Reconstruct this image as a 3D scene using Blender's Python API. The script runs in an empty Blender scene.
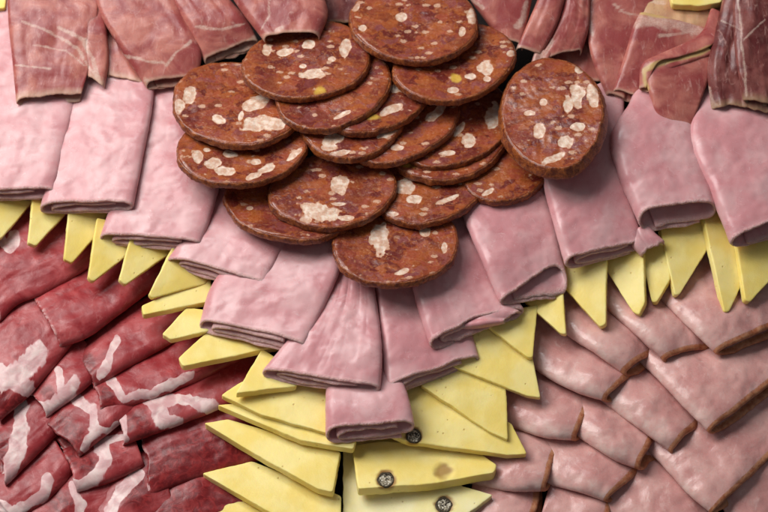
import bpy, math
import numpy as np

# ------------------------------------------------------------------ camera, light, exposure
S = bpy.context.scene
U = 0.0005                      # one photo pixel on the table is half a millimetre
TILT = math.radians(22.0)
DIST = 1.10
W0, H0_ = 768.0, 512.0
TGT = np.array([0.0, 0.0, 30 * U])
FWD = np.array([0.0, math.sin(TILT), -math.cos(TILT)])
UPV = np.array([0.0, math.cos(TILT), math.sin(TILT)])
RGT = np.array([1.0, 0.0, 0.0])
CAM = TGT - DIST * FWD

cd = bpy.data.cameras.new('camera')
cam = bpy.data.objects.new('camera', cd)
S.collection.objects.link(cam)
cam.location = CAM.tolist()
cam.rotation_euler = (TILT, 0, 0)
cd.sensor_width = 36.0
cd.lens = 36.0 * DIST / (W0 * U)
cd.clip_start = 0.01
cd.clip_end = 50
cd.dof.use_dof = True
cd.dof.focus_distance = DIST - 0.03
cd.dof.aperture_fstop = 11.0
S.camera = cam

wd = bpy.data.worlds.new('World')
S.world = wd
wd.use_nodes = True
bgn = wd.node_tree.nodes['Background']
bgn.inputs[0].default_value = (0.93, 0.96, 1.0, 1)
bgn.inputs[1].default_value = 0.15

def area(name, loc, target, size, power, col, size_y=None):
    l = bpy.data.lights.new(name, 'AREA')
    l.energy = power
    l.color = col
    l.shape = 'RECTANGLE'
    l.size = size
    l.size_y = size_y or size
    o = bpy.data.objects.new(name, l)
    S.collection.objects.link(o)
    from mathutils import Vector
    o.location = loc
    d = Vector(target) - Vector(loc)
    o.rotation_euler = d.to_track_quat('-Z', 'Y').to_euler()
    return o

area('window_light', (-0.72, 0.50, 0.90), (0.0, 0.0, 0.0), 0.78, 19.0, (1.0, 0.985, 0.96), 0.70)
area('added_gleam', (-0.16, 0.56, 0.88), (0.0, 0.0, 0.0), 0.15, 1.5, (0.96, 0.98, 1.0), 0.20)  # extra small softbox, added only to give the meat wet highlights

S.view_settings.view_transform = 'Standard'
S.view_settings.look = 'None'
S.view_settings.exposure = -0.04
S.view_settings.gamma = 1.0

# ------------------------------------------------------------------ picture plane <-> place
def world(px, py, z):
    """the point of the place at height z (in px units) seen at photo pixel px, py"""
    px = np.asarray(px, float); py = np.asarray(py, float); z = np.asarray(z, float) * U
    d = (FWD[None] * DIST + RGT[None] * ((px.ravel() - W0 / 2) * U)[:, None]
         + UPV[None] * ((H0_ / 2 - py.ravel()) * U)[:, None])
    t = (np.broadcast_to(z, px.shape).ravel() - CAM[2]) / d[:, 2]
    return (CAM[None] + d * t[:, None]).reshape(px.shape + (3,))

def on_plane(px, py, p0, n):
    px = np.asarray(px, float); py = np.asarray(py, float)
    d = (FWD[None] * DIST + RGT[None] * ((px.ravel() - W0 / 2) * U)[:, None]
         + UPV[None] * ((H0_ / 2 - py.ravel()) * U)[:, None])
    t = ((p0 - CAM) @ n) / (d @ n)
    return (CAM[None] + d * t[:, None]).reshape(px.shape + (3,))

def photo_xy(P):
    q = P - CAM
    w = q @ FWD
    return W0 / 2 + (q @ RGT) / w * DIST / U, H0_ / 2 - (q @ UPV) / w * DIST / U

# ------------------------------------------------------------------ noise
def _hash(i, j, k, seed):
    h = (i * 374761393 + j * 668265263 + k * 2147483647 + seed * 1274126177) & 0xFFFFFFFF
    h = ((h ^ (h >> 13)) * 1274126177) & 0xFFFFFFFF
    h = ((h ^ (h >> 16)) * 2246822519) & 0xFFFFFFFF
    return ((h ^ (h >> 15)) & 0xFFFFFF) / float(0xFFFFFF) * 2 - 1

def noise(x, y, z=0.0, seed=0):
    x, y, z = np.broadcast_arrays(np.asarray(x, float), np.asarray(y, float), np.asarray(z, float))
    i = np.floor(x).astype(np.int64); j = np.floor(y).astype(np.int64); k = np.floor(z).astype(np.int64)
    fx, fy, fz = x - i, y - j, z - k
    fx = fx * fx * (3 - 2 * fx); fy = fy * fy * (3 - 2 * fy); fz = fz * fz * (3 - 2 * fz)
    r = 0
    for a in (0, 1):
        for b in (0, 1):
            for c in (0, 1):
                r = r + _hash(i + a, j + b, k + c, seed) * (fx if a else 1 - fx) * (fy if b else 1 - fy) * (fz if c else 1 - fz)
    return r

def fbm(x, y, z=0.0, seed=0, octv=3):
    r = 0; a = 1.0; f = 1.0
    for o in range(octv):
        r = r + a * noise(x * f, y * f, z * f, seed + 17 * o); a *= 0.5; f *= 2.03
    return r

def sstep(e0, e1, x):
    t = np.clip((x - e0) / (e1 - e0), 0, 1)
    return t * t * (3 - 2 * t)

def catmull(P, n):
    """P (k, d) control points, centripetal-free simple Catmull-Rom resampled to n points by arc length"""
    P = np.asarray(P, float)
    k = len(P)
    if k == 2:
        t = np.linspace(0, 1, n)[:, None]
        return P[0] * (1 - t) + P[1] * t
    Q = np.vstack([2 * P[0] - P[1], P, 2 * P[-1] - P[-2]])
    out = []
    for i in range(k - 1):
        p0, p1, p2, p3 = Q[i:i + 4]
        t = np.linspace(0, 1, 24, endpoint=False)[:, None]
        out.append(0.5 * ((2 * p1) + (-p0 + p2) * t + (2 * p0 - 5 * p1 + 4 * p2 - p3) * t ** 2 + (-p0 + 3 * p1 - 3 * p2 + p3) * t ** 3))
    out = np.vstack(out + [P[-1:]])
    return out, n

def resample(C, n, dims=None):
    D = C if dims is None else C[:, :dims]
    s = np.concatenate([[0], np.cumsum(np.linalg.norm(np.diff(D, axis=0), axis=1))])
    t = np.linspace(0, s[-1], n)
    return np.stack([np.interp(t, s, C[:, i]) for i in range(C.shape[1])], 1)

def curve(P, n, dims=None):
    r = catmull(P, n)
    if isinstance(r, tuple):
        return resample(r[0], n, dims)
    return r

# ------------------------------------------------------------------ meshes
def link_mesh(name, V, F, mat, parent=None, attr=None, origin=None, smooth=True):
    V = np.asarray(V, float)
    org = np.zeros(3) if origin is None else np.asarray(origin)
    me = bpy.data.meshes.new(name)
    me.from_pydata((V - org).tolist(), [], [tuple(int(q) for q in f) for f in F])
    me.update()
    if attr is not None:
        A = np.ones((len(V), 4), np.float32); A[:, :attr.shape[1]] = attr
        ca = me.attributes.new('marks', 'FLOAT_COLOR', 'POINT')
        ca.data.foreach_set('color', A.ravel())
    if smooth:
        me.polygons.foreach_set('use_smooth', np.ones(len(me.polygons), bool))
    me.materials.append(mat)
    o = bpy.data.objects.new(name, me)
    S.collection.objects.link(o)
    if parent is None:
        o.location = org.tolist()
    else:
        o.parent = parent
    return o

def thing(name, origin):
    o = bpy.data.objects.new(name, None)
    o.empty_display_size = 0.01
    o.location = [float(v) for v in origin]
    S.collection.objects.link(o)
    return o

def tag(o, label, cat, group=None):
    o['label'] = label; o['category'] = cat
    if group: o['group'] = group
    return o

def ellipse_marks(x, y, L, seed=0, warp=0.30, soft=0.30):
    m = np.zeros_like(x)
    for q, e in enumerate(L):
        cx, cy, rx, ry = e[:4]
        r = math.radians(e[4]) if len(e) > 4 else 0.0
        dx, dy = x - cx, y - cy
        u = (dx * math.cos(r) + dy * math.sin(r)) / rx
        v = (-dx * math.sin(r) + dy * math.cos(r)) / ry
        d = np.sqrt(u * u + v * v) + warp * fbm(x / 7.5 + y / 19.0, y / 7.5 - x / 23.0, q * 3.1, seed, 3)
        m = np.maximum(m, sstep(1 + soft, 1 - soft, d))
    return m

def stroke_marks(x, y, L, seed=0, warp=2.0):
    """strokes: (points, half width) with a ragged edge"""
    m = np.zeros_like(x)
    for q, (pts, w) in enumerate(L):
        xw = x + warp * fbm(x / 15.0 + .3 * y / 15., y / 15.0, q * 2.3, seed, 3)
        yw = y + warp * fbm(x / 15.0, y / 15.0 - .3 * x / 15., q * 2.3 + 9, seed + 5, 3)
        d = np.full_like(x, 1e9)
        for (x0, y0), (x1, y1) in zip(pts[:-1], pts[1:]):
            ex, ey = x1 - x0, y1 - y0
            t = np.clip(((xw - x0) * ex + (yw - y0) * ey) / (ex * ex + ey * ey + 1e-9), 0, 1)
            d = np.minimum(d, np.hypot(xw - x0 - t * ex, yw - y0 - t * ey))
        wv = w * (1 + .45 * noise(x / 13.0, y / 13.0, q, seed + 11))
        m = np.maximum(m, sstep(1.0, 0.0, (d - wv * .45) / (wv * .9 + .5)))
    return m

SEC = {
 'spiral': [(.86, .02), (.5, 0), (.14, .02), (.02, .18), (0, .5), (.04, .84), (.16, .98), (.5, 1.03), (.86, .97), (.98, .8), (1, .52), (.95, .3), (.84, .24), (.5, .23), (.2, .25), (.12, .42), (.16, .62), (.3, .7), (.6, .73), (.82, .7)],
 'open':   [(.8, .02), (.5, 0), (.2, .02), (.05, .14), (0, .42), (.03, .78), (.14, .96), (.45, 1.06), (.82, 1.0), (.96, .8), (1, .5), (.95, .26), (.84, .18), (.5, .17), (.2, .2)],
 'cfold':  [(.97, .05), (.6, .02), (.22, .02), (.06, .12), (0, .45), (.04, .8), (.16, .97), (.4, 1.02), (.75, .98), (1.0, .80)],
 'lip':    [(.97, .0), (.6, .0), (.22, .0), (.06, .06), (-.01, .36), (.02, .72), (.13, .98), (.32, 1.05), (.62, .92), (.9, .66), (1.0, .5)],
 'cfoldr': [(.03, .05), (.4, .02), (.78, .02), (.94, .12), (1, .42), (.97, .74), (.86, .95), (.64, 1.04), (.32, .92), (.08, .66), (0, .42)],
 'drape':  [(-.0, .0), (.01, .5), (.08, .86), (.3, 1.0), (.6, 1.02), (.9, .9), (.99, .5), (1.0, .0)],
 'zig':    [(.02, .62), (.1, .9), (.5, 1.02), (.9, .95), (1, .76), (.9, .56), (.5, .5), (.12, .46), (.03, .28), (.12, .06), (.9, 0)],
}

def roll_grid(st, sec, thick, seed, nu=None, step=1.25, jag=1.2, ext=0.0, bumpy=1.0, crease=0.6, exta=0.0, curlend=0.0, bow=0.0):
    """a folded or rolled slice: stations (Lx, Ly, zL, Rx, Ry, zR, H) from the open end back"""
    st = np.asarray(st, float)
    Lw = world(st[:, 0], st[:, 1], st[:, 2] + st[:, 6] * .5) - np.array([0, 0, 1]) * (st[:, 6] * .5 * U)[:, None]
    Rw = world(st[:, 3], st[:, 4], st[:, 5] + st[:, 6] * .5) - np.array([0, 0, 1]) * (st[:, 6] * .5 * U)[:, None]
    ctrl = np.hstack([Lw / U, Rw / U, st[:, 6:7]])
    length = np.linalg.norm(np.diff((Lw + Rw) / 2, axis=0), axis=1).sum() / U
    nv = int(max(20, length / step))
    G = curve(ctrl, nv, 6)
    A = np.asarray(SEC[sec], float)
    width = np.linalg.norm(G[0, 3:6] - G[0, 0:3])
    Hm = G[:, 6].mean()
    sc = A * [width, max(Hm, 1)]
    nu = nu or int(np.clip(np.linalg.norm(np.diff(sc, axis=0), axis=1).sum() / step, 40, 190))
    cc = curve(sc, nu) / [width, max(Hm, 1)]
    a = cc[:, 0][None, :]; b = cc[:, 1][None, :]
    L = G[:, None, 0:3]; R = G[:, None, 3:6]; H = G[:, None, 6:7]
    w = R - L
    up = np.array([0, 0, 1.0])[None, None] - 0 * w
    wn = w / np.linalg.norm(w, axis=2, keepdims=True)
    up = up - (up * wn).sum(2, keepdims=True) * wn
    up /= np.linalg.norm(up, axis=2, keepdims=True)
    P = L + w * a[..., None] + up * H * b[..., None]
    mid = (G[:, 0:3] + G[:, 3:6]) / 2
    ax = np.gradient(mid, axis=0); ax /= np.linalg.norm(ax, axis=1, keepdims=True)
    vd = np.concatenate([[0], np.cumsum(np.linalg.norm(np.diff(mid, axis=0), axis=1))])
    VD = np.repeat(vd[:, None], nu, 1)
    # end: lower layers stick out, ragged cut
    fall = np.exp(-VD / 14.0)
    off = ext * (1 - b) + exta * (1 - b) * a - bow * (1 - (2 * a - 1) ** 2) * 1.0
    us = np.linspace(0, 1, nu)[None, :] * nu * step
    off = off + jag * (1.3 * noise(us / 16.0, 0.3, 0, seed) + 0.40 * noise(us / 5.1, 1.3, 0, seed + 1) + .16 * noise(us / 1.6, 2.3, 0, seed + 2))
    P = P - ax[:, None, :] * (off * fall)[..., None]
    if curlend:
        P[..., 2] -= curlend * np.exp(-VD / 6.0) * np.clip(b, 0, 1)
    # unevenness
    def nrm(P):
        du = np.gradient(P, axis=1); dv = np.gradient(P, axis=0)
        n = np.cross(du, dv); return n / (np.linalg.norm(n, axis=2, keepdims=True) + 1e-12)
    x, y, z = P[..., 0], P[..., 1], P[..., 2]
    topd = fbm(x / 26, y / 26, z / 40, seed, 2) * 1.1 + noise(x / 8, y / 8, z / 14, seed + 3) * .32
    lat = (a * width) + 0 * VD
    cr = noise(lat / 7.0 + .25 * noise(lat / 20, VD / 20, 0, seed + 9), VD / 55.0, 0, seed + 4) * .9 + noise(lat / 3.0, VD / 30.0, 0, seed + 8) * .3
    P[..., 2] += bumpy * topd + crease * cr
    N = nrm(P)
    ue = np.minimum(np.arange(nu), np.arange(nu)[::-1])[None, :] * step
    edge = np.minimum(ue + 0 * VD, np.minimum(VD, VD[-1:, :] - VD))
    tt = thick * (0.42 + 0.58 * np.sqrt(np.clip(edge / 1.6, 0, 1)))
    tt = tt * (1 + .12 * noise(x / 5, y / 5, 0, seed + 6))
    T = P + N * tt[..., None] / 2
    B = P - N * tt[..., None] / 2
    return T * U, B * U, VD, ue + 0 * VD, a + 0 * VD, b + 0 * VD

def grid_mesh(T, B):
    nv, nu = T.shape[:2]
    idx = np.arange(nv * nu).reshape(nv, nu)
    o = nv * nu
    q = lambda A, Bq, C, D: np.stack([A.ravel(), Bq.ravel(), C.ravel(), D.ravel()], 1)
    F = [q(idx[:-1, :-1], idx[:-1, 1:], idx[1:, 1:], idx[1:, :-1]),
         q(idx[:-1, :-1] + o, idx[1:, :-1] + o, idx[1:, 1:] + o, idx[:-1, 1:] + o)]
    rows = [np.repeat(np.arange(nv - 1)[:, None], nu - 1, 1).ravel()] * 2
    F.append(q(idx[0, :-1], idx[0, :-1] + o, idx[0, 1:] + o, idx[0, 1:])); rows.append(np.zeros(nu - 1, int))
    F.append(q(idx[-1, :-1], idx[-1, 1:], idx[-1, 1:] + o, idx[-1, :-1] + o)); rows.append(np.full(nu - 1, nv - 2))
    F.append(q(idx[:-1, 0], idx[1:, 0], idx[1:, 0] + o, idx[:-1, 0] + o)); rows.append(np.arange(nv - 1))
    F.append(q(idx[:-1, -1], idx[:-1, -1] + o, idx[1:, -1] + o, idx[1:, -1])); rows.append(np.arange(nv - 1))
    V = np.vstack([T.reshape(-1, 3), B.reshape(-1, 3)])
    F = np.vstack(F); rows = np.concatenate(rows)
    c = V.mean(0); a_, b_, c_, d_ = (V[F[:, k]] - c for k in range(4))
    vol = (np.einsum('ij,ij->i', a_, np.cross(b_, c_)) + np.einsum('ij,ij->i', a_, np.cross(c_, d_))).sum()
    if vol < 0: F = F[:, ::-1]
    return V, F, rows

def base_origin(V):
    return np.array([V[:, 0].mean(), V[:, 1].mean(), V[:, 2].min()])

# ------------------------------------------------------------------ materials
class NT:
    def __init__(s, name):
        s.m = bpy.data.materials.new(name); s.m.use_nodes = True
        s.t = s.m.node_tree; s.n = s.t.nodes; s.l = s.t.links
        s.b = s.n['Principled BSDF']
        tc = s.n.new('ShaderNodeTexCoord'); oi = s.n.new('ShaderNodeObjectInfo')
        mu = s.n.new('ShaderNodeVectorMath'); mu.operation = 'MULTIPLY'
        s.l.new(tc.outputs['Object'], mu.inputs[0]); mu.inputs[1].default_value = (1000, 1000, 1000)   # millimetres
        ra = s.n.new('ShaderNodeVectorMath'); ra.operation = 'SCALE'
        ra.inputs[0].default_value = (173, 91, 57); s.l.new(oi.outputs['Random'], ra.inputs['Scale'])
        ad = s.n.new('ShaderNodeVectorMath'); ad.operation = 'ADD'
        s.l.new(mu.outputs[0], ad.inputs[0]); s.l.new(ra.outputs[0], ad.inputs[1])
        s.co = ad.outputs[0]
        s.rnd = oi.outputs['Random']
        at = s.n.new('ShaderNodeAttribute'); at.attribute_name = 'marks'
        sp = s.n.new('ShaderNodeSeparateColor'); s.l.new(at.outputs['Color'], sp.inputs[0])
        s.R, s.G, s.B_ = sp.outputs
    def put(s, sock, v):
        if hasattr(v, 'is_linked') or isinstance(v, bpy.types.NodeSocket): s.l.new(v, sock)
        else:
            try: sock.default_value = v
            except Exception: sock.default_value = (v[0], v[1], v[2], 1)
    def noise(s, per_mm, detail=4, rough=.55, dist=0.0, co=None):
        n = s.n.new('ShaderNodeTexNoise'); s.l.new(co or s.co, n.inputs['Vector'])
        n.inputs['Scale'].default_value = per_mm; n.inputs['Detail'].default_value = detail
        n.inputs['Roughness'].default_value = rough; n.inputs['Distortion'].default_value = dist
        return n.outputs['Fac']
    def voro(s, per_mm, feature='F1', co=None, rand=1.0, out='Distance'):
        n = s.n.new('ShaderNodeTexVoronoi'); n.feature = feature; s.l.new(co or s.co, n.inputs['Vector'])
        n.inputs['Scale'].default_value = per_mm; n.inputs['Randomness'].default_value = rand
        return n.outputs[out]
    def stretch(s, rot, scale):
        mp = s.n.new('ShaderNodeMapping'); s.l.new(s.co, mp.inputs['Vector'])
        mp.inputs['Rotation'].default_value = rot; mp.inputs['Scale'].default_value = scale
        return mp.outputs[0]
    def ramp(s, v, lo, hi, a=0.0, b=1.0):
        n = s.n.new('ShaderNodeMapRange'); n.interpolation_type = 'SMOOTHSTEP'
        s.put(n.inputs[0], v); n.inputs[1].default_value = lo; n.inputs[2].default_value = hi
        n.inputs[3].default_value = a; n.inputs[4].default_value = b
        return n.outputs[0]
    def mix(s, f, a, b, mode='MIX'):
        n = s.n.new('ShaderNodeMix'); n.data_type = 'RGBA'; n.blend_type = mode
        s.put(n.inputs[0], f)
        for k, v in ((6, a), (7, b)):
            if isinstance(v, bpy.types.NodeSocket): s.l.new(v, n.inputs[k])
            else: n.inputs[k].default_value = (v[0], v[1], v[2], 1)
        return n.outputs[2]
    def math(s, op, a, b=0.0, c=None):
        n = s.n.new('ShaderNodeMath'); n.operation = op
        s.put(n.inputs[0], a); s.put(n.inputs[1], b)
        if c is not None: s.put(n.inputs[2], c)
        return n.outputs[0]
    def bump(s, hs, dist_mm=0.15, strength=1.0):
        prev = None
        for h, d in hs:
            b = s.n.new('ShaderNodeBump'); s.l.new(h, b.inputs['Height'])
            b.inputs['Distance'].default_value = d / 1000.0; b.inputs['Strength'].default_value = strength
            if prev: s.l.new(prev, b.inputs['Normal'])
            prev = b.outputs[0]
        s.l.new(prev, s.b.inputs['Normal'])
    def out(s, col, rough, sss=0.0, radius=(1, .4, .25), scale=0.001, spec=.5, coat=0.0, ior=1.42):
        s.put(s.b.inputs['Base Color'], col); s.put(s.b.inputs['Roughness'], rough)
        s.put(s.b.inputs['Subsurface Weight'], sss)
        s.b.inputs['Subsurface Radius'].default_value = radius
        s.b.inputs['Subsurface Scale'].default_value = scale
        s.b.inputs['Specular IOR Level'].default_value = spec
        s.b.inputs['IOR'].default_value = ior
        s.b.inputs['Coat Weight'].default_value = coat
        s.b.inputs['Coat Roughness'].default_value = .22
        return s.m

def mat_salami(name='salami_meat'):
    t = NT(name)
    wn = t.n.new('ShaderNodeTexNoise'); t.l.new(t.co, wn.inputs['Vector']); wn.inputs['Scale'].default_value = .16
    wn.inputs['Detail'].default_value = 3
    wv = t.n.new('ShaderNodeVectorMath'); wv.operation = 'MULTIPLY_ADD'
    t.l.new(wn.outputs['Color'], wv.inputs[0]); wv.inputs[1].default_value = (9, 9, 9); t.l.new(t.co, wv.inputs[2])
    mp = t.n.new('ShaderNodeMapping'); t.l.new(wv.outputs[0], mp.inputs['Vector']); mp.inputs['Scale'].default_value = (.62, 1.15, 1.0)
    mp.inputs['Rotation'].default_value = (0, 0, .2)
    w = mp.outputs[0]
    big = t.noise(.06, 3, .5, .5)
    mid = t.noise(.22, 3, .5, .6, w)
    sml = t.noise(.7, 3, .5, .3)
    fine = t.noise(1.8, 3, .5)
    cell = t.n.new('ShaderNodeTexVoronoi'); cell.feature = 'SMOOTH_F1'; t.l.new(w, cell.inputs['Vector']); cell.inputs['Scale'].default_value = .24
    cell.inputs['Smoothness'].default_value = .35
    sc = t.n.new('ShaderNodeSeparateColor'); t.l.new(cell.outputs['Color'], sc.inputs[0])
    grain = t.mix(t.ramp(sc.outputs[0], .25, .75), (.145, .020, .014), (.30, .060, .030))
    grain = t.mix(t.ramp(sc.outputs[1], .60, .80, 0, .8), grain, (.25, .065, .060))
    grain = t.mix(t.ramp(sc.outputs[2], .62, .85, 0, .8), grain, (.36, .09, .022))
    edge = t.voro(.24, 'DISTANCE_TO_EDGE', w)
    paste = t.mix(t.ramp(mid, .35, .65), (.26, .050, .014), (.47, .145, .028))
    ef = t.ramp(t.math('ADD', edge, t.ramp(mid, .3, .7, -.10, .14)), .11, .01, 0, .8)
    col = t.mix(ef, grain, paste)
    col = t.mix(t.ramp(big, .50, .70, 0, .45), col, (.40, .105, .022))
    col = t.mix(t.ramp(big, .50, .34, 0, .6), col, (.13, .018, .014))
    iso = t.ramp(t.math('ABSOLUTE', t.math('SUBTRACT', t.noise(.14, 3, .5, 1.4, w), .5)), .018, .0)
    col = t.mix(t.math('MULTIPLY', iso, t.ramp(sml, .42, .60, 0, .35)), col, (.66, .34, .14))
    # crumbs of fat in two sizes
    for scl, lo, hi, th, kk in ((.22, .38, .26, .72, .85), (.62, .34, .22, .92, .3)):
        v = t.n.new('ShaderNodeTexVoronoi'); t.l.new(t.stretch((0, 0, .5 * scl), (.8, 1.3, 1)), v.inputs['Vector']); v.inputs['Scale'].default_value = scl
        s2 = t.n.new('ShaderNodeSeparateColor'); t.l.new(v.outputs['Color'], s2.inputs[0])
        vd = t.math('ADD', v.outputs['Distance'], t.ramp(sml, .3, .7, -.10, .10))
        crumb = t.math('MULTIPLY', t.ramp(vd, lo, hi), t.ramp(s2.outputs[1], th, th + .05))
        col = t.mix(t.math('MULTIPLY', crumb, kk), col, (.62, .37, .25))
    col = t.mix(t.ramp(sml, .58, .76, 0, .25), col, (.52, .19, .06))
    col = t.mix(t.ramp(sml, .42, .28, 0, .35), col, (.12, .018, .012))
    # big pieces of fat
    fm = t.ramp(t.math('ADD', t.R, t.ramp(sml, .3, .7, -.07, .07)), .22, .74)
    fat = t.mix(t.ramp(t.noise(.4, 3, .5), .35, .7), (.60, .36, .25), (.80, .64, .52))
    col = t.mix(t.ramp(fm, 0, .45), col, (.50, .22, .12))
    col = t.mix(t.ramp(fm, .25, 1.0), col, fat)
    col = t.mix(t.B_, col, (.60, .36, .06))
    col = t.mix(t.math('MULTIPLY', t.G, .5), col, (.28, .06, .014))
    t.bump([(big, .5), (mid, .35), (t.math('SUBTRACT', 1.0, t.R), .25), (sml, .14), (fine, .05)])
    r = t.ramp(sml, .3, .7, .20, .40)
    return t.out(col, r, .18, (1, .35, .15), .0014, .5, coat=.2)

def mat_casing():
    t = NT('salami_casing')
    w = t.stretch((0, 0, 0), (1, 1, 2.4))
    a = t.noise(.35, 5, .65, .8); f = t.noise(1.4, 5, .65)
    col = t.mix(t.ramp(a, .35, .68), (.13, .022, .008), (.38, .105, .022))
    col = t.mix(t.ramp(f, .58, .8, 0, .6), col, (.60, .30, .12))
    col = t.mix(t.ramp(f, .42, .25, 0, .6), col, (.07, .016, .008))
    t.bump([(a, .5), (f, .3)])
    return t.out(col, t.ramp(f, .3, .7, .22, .42), .08, (1, .35, .15), .001, .5, coat=.3)

def mat_ham(name='boiled_ham_meat', lean=(.60, .265, .28), pale=(.68, .385, .39), deep=(.54, .18, .19)):
    t = NT(name)
    big = t.noise(.055, 3, .5, .5); mid = t.noise(.18, 4, .55, .8); fine = t.noise(1.2, 4, .6)
    col = t.mix(t.ramp(big, .34, .66), lean, pale)
    col = t.mix(t.ramp(mid, .54, .76, 0, .40), col, deep)
    col = t.mix(t.ramp(mid, .42, .22, 0, .16), col, (.72, .50, .50))
    iso = t.noise(.13, 3, .5, 1.0)
    v = t.ramp(t.math('ABSOLUTE', t.math('SUBTRACT', iso, .5)), .012, .0)
    col = t.mix(t.math('MULTIPLY', v, t.ramp(mid, .48, .60, 0, .30)), col, (.80, .64, .64))
    col = t.mix(t.ramp(fine, .58, .78, 0, .14), col, (.76, .53, .54))
    fringe = t.noise(.9, 4, .7)
    rim = t.math('MULTIPLY', t.G, t.ramp(fringe, .30, .6, .25, .95))
    col = t.mix(rim, col, (.70, .47, .42))
    col = t.mix(t.R, col, (.82, .66, .62))
    col = t.mix(t.B_, col, (.50, .15, .17))
    t.bump([(big, .35), (mid, .08), (t.math('MULTIPLY', rim, fringe), .6), (fine, .012)])
    t.b.inputs['Sheen Weight'].default_value = 0
    r = t.ramp(t.noise(.12, 3, .5), .3, .7, .24, .40)
    return t.out(col, r, .4, (1, .42, .34), .0020, .45, coat=.05)

def mat_coppa():
    t = NT('cured_neck_meat')
    big = t.noise(.07, 4, .55, .8); mid = t.noise(.25, 5, .6, 1.3); fine = t.noise(1.1, 4, .65)
    col = t.mix(t.ramp(big, .33, .66), (.27, .020, .025), (.41, .068, .070))
    col = t.mix(t.ramp(mid, .58, .74, 0, .4), col, (.46, .11, .11))
    col = t.mix(t.ramp(mid, .40, .26, 0, .6), col, (.14, .014, .018))
    iso = t.noise(.075, 3, .5, 1.0, t.stretch((0, 0, .75), (1.3, .45, 1)))
    v = t.ramp(t.math('ABSOLUTE', t.math('SUBTRACT', iso, .52)), .014, .0)
    col = t.mix(t.math('MULTIPLY', v, t.ramp(mid, .45, .6, .0, .22)), col, (.56, .26, .25))
    col = t.mix(t.ramp(fine, .60, .8, 0, .3), col, (.60, .26, .24))
    col = t.mix(t.math('MULTIPLY', t.G, t.ramp(t.noise(.5, 3, .5), .42, .58, 0, .8)), col, (.66, .42, .40))
    col = t.mix(t.math('MULTIPLY', t.B_, .85), col, t.mix(t.ramp(mid, .4, .65), (.13, .005, .007), (.27, .020, .020)))
    fat = t.mix(t.ramp(t.noise(.15, 3, .5, .6), .35, .68), (.56, .31, .31), (.74, .55, .52))
    fm = t.ramp(t.math('ADD', t.R, t.ramp(t.noise(.22, 3, .5, .6, t.stretch((0, 0, .7), (1, .5, 1))), .3, .7, -.24, .24)), .24, .62)
    col = t.mix(t.ramp(fm, .0, .5), col, (.44, .15, .15))
    col = t.mix(t.ramp(fm, .30, .95), col, fat)
    t.bump([(big, .5), (mid, .12), (fine, .03)])
    r = t.ramp(t.noise(.3, 3, .5), .3, .7, .30, .48)
    return t.out(col, r, .2, (1, .30, .24), .0012, .42, coat=.06)

def mat_prosciutto(name='dry_cured_meat', a=(.30, .058, .056), b=(.50, .175, .135), pale=(.64, .44, .32)):
    t = NT(name)
    big = t.noise(.07, 4, .55, .8); mid = t.noise(.22, 5, .6, 1.2, t.stretch((0, 0, .3), (1.6, .6, 1))); fine = t.noise(1.2, 4, .65)
    col = t.mix(t.ramp(big, .32, .68), a, b)
    col = t.mix(t.ramp(mid, .58, .75, 0, .45), col, (.70, .40, .36))
    col = t.mix(t.ramp(mid, .42, .26, 0, .45), col, (.30, .07, .075))
    iso = t.noise(.06, 3, .5, 1.0, t.stretch((.2, 0, .2), (1.3, .5, 1)))
    v = t.ramp(t.math('ABSOLUTE', t.math('SUBTRACT', iso, .52)), .016, .0)
    col = t.mix(t.math('MULTIPLY', v, t.ramp(mid, .45, .62, 0, .25)), col, (.66, .42, .35))
    col = t.mix(t.ramp(fine, .62, .8, 0, .25), col, (.76, .52, .46))
    fat = t.mix(t.ramp(fine, .38, .66), (.62, .42, .34), (.76, .60, .50))
    fm = t.ramp(t.math('ADD', t.R, t.ramp(t.noise(.25, 5, .65, .5), .3, .7, -.40, .25)), .05, 1.1, 0, .55)
    col = t.mix(fm, col, fat)
    col = t.mix(t.math('MULTIPLY', t.G, .75), col, pale)
    col = t.mix(t.B_, col, (.58, .38, .16))
    t.bump([(big, .4), (mid, .13), (fine, .04)])
    r = t.ramp(t.noise(.3, 4, .6), .3, .7, .26, .44)
    return t.out(col, r, .3, (1, .35, .25), .0014, .42, coat=.06)

def mat_loin():
    t = NT('smoked_loin_meat')
    big = t.noise(.06, 4, .55, .5); mid = t.noise(.2, 4, .6, .8); fine = t.noise(1.3, 4, .62)
    col = t.mix(t.ramp(big, .32, .68), (.56, .265, .245), (.66, .37, .335))
    col = t.mix(t.ramp(mid, .56, .72, 0, .4), col, (.70, .47, .43))
    col = t.mix(t.ramp(mid, .42, .26, 0, .35), col, (.47, .17, .16))
    iso = t.noise(.12, 3, .5, 1.2, t.stretch((0, 0, -.6), (1, .5, 1)))
    v = t.ramp(t.math('ABSOLUTE', t.math('SUBTRACT', iso, .5)), .014, .0)
    col = t.mix(t.math('MULTIPLY', v, t.ramp(mid, .46, .60, 0, .4)), col, (.74, .52, .48))
    col = t.mix(t.ramp(fine, .6, .8, 0, .3), col, (.70, .48, .42))
    pm = t.math('MULTIPLY', t.B_, t.ramp(t.noise(.2, 3, .5), .3, .68, .2, .75))
    col = t.mix(pm, col, (.74, .55, .49))
    col = t.mix(t.R, col, (.60, .22, .20))
    t.bump([(big, .6), (mid, .18), (fine, .05)])
    return t.out(col, t.ramp(t.noise(.3, 4, .6), .3, .7, .20, .40), .3, (1, .38, .28), .0015, .45, coat=.06)

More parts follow.
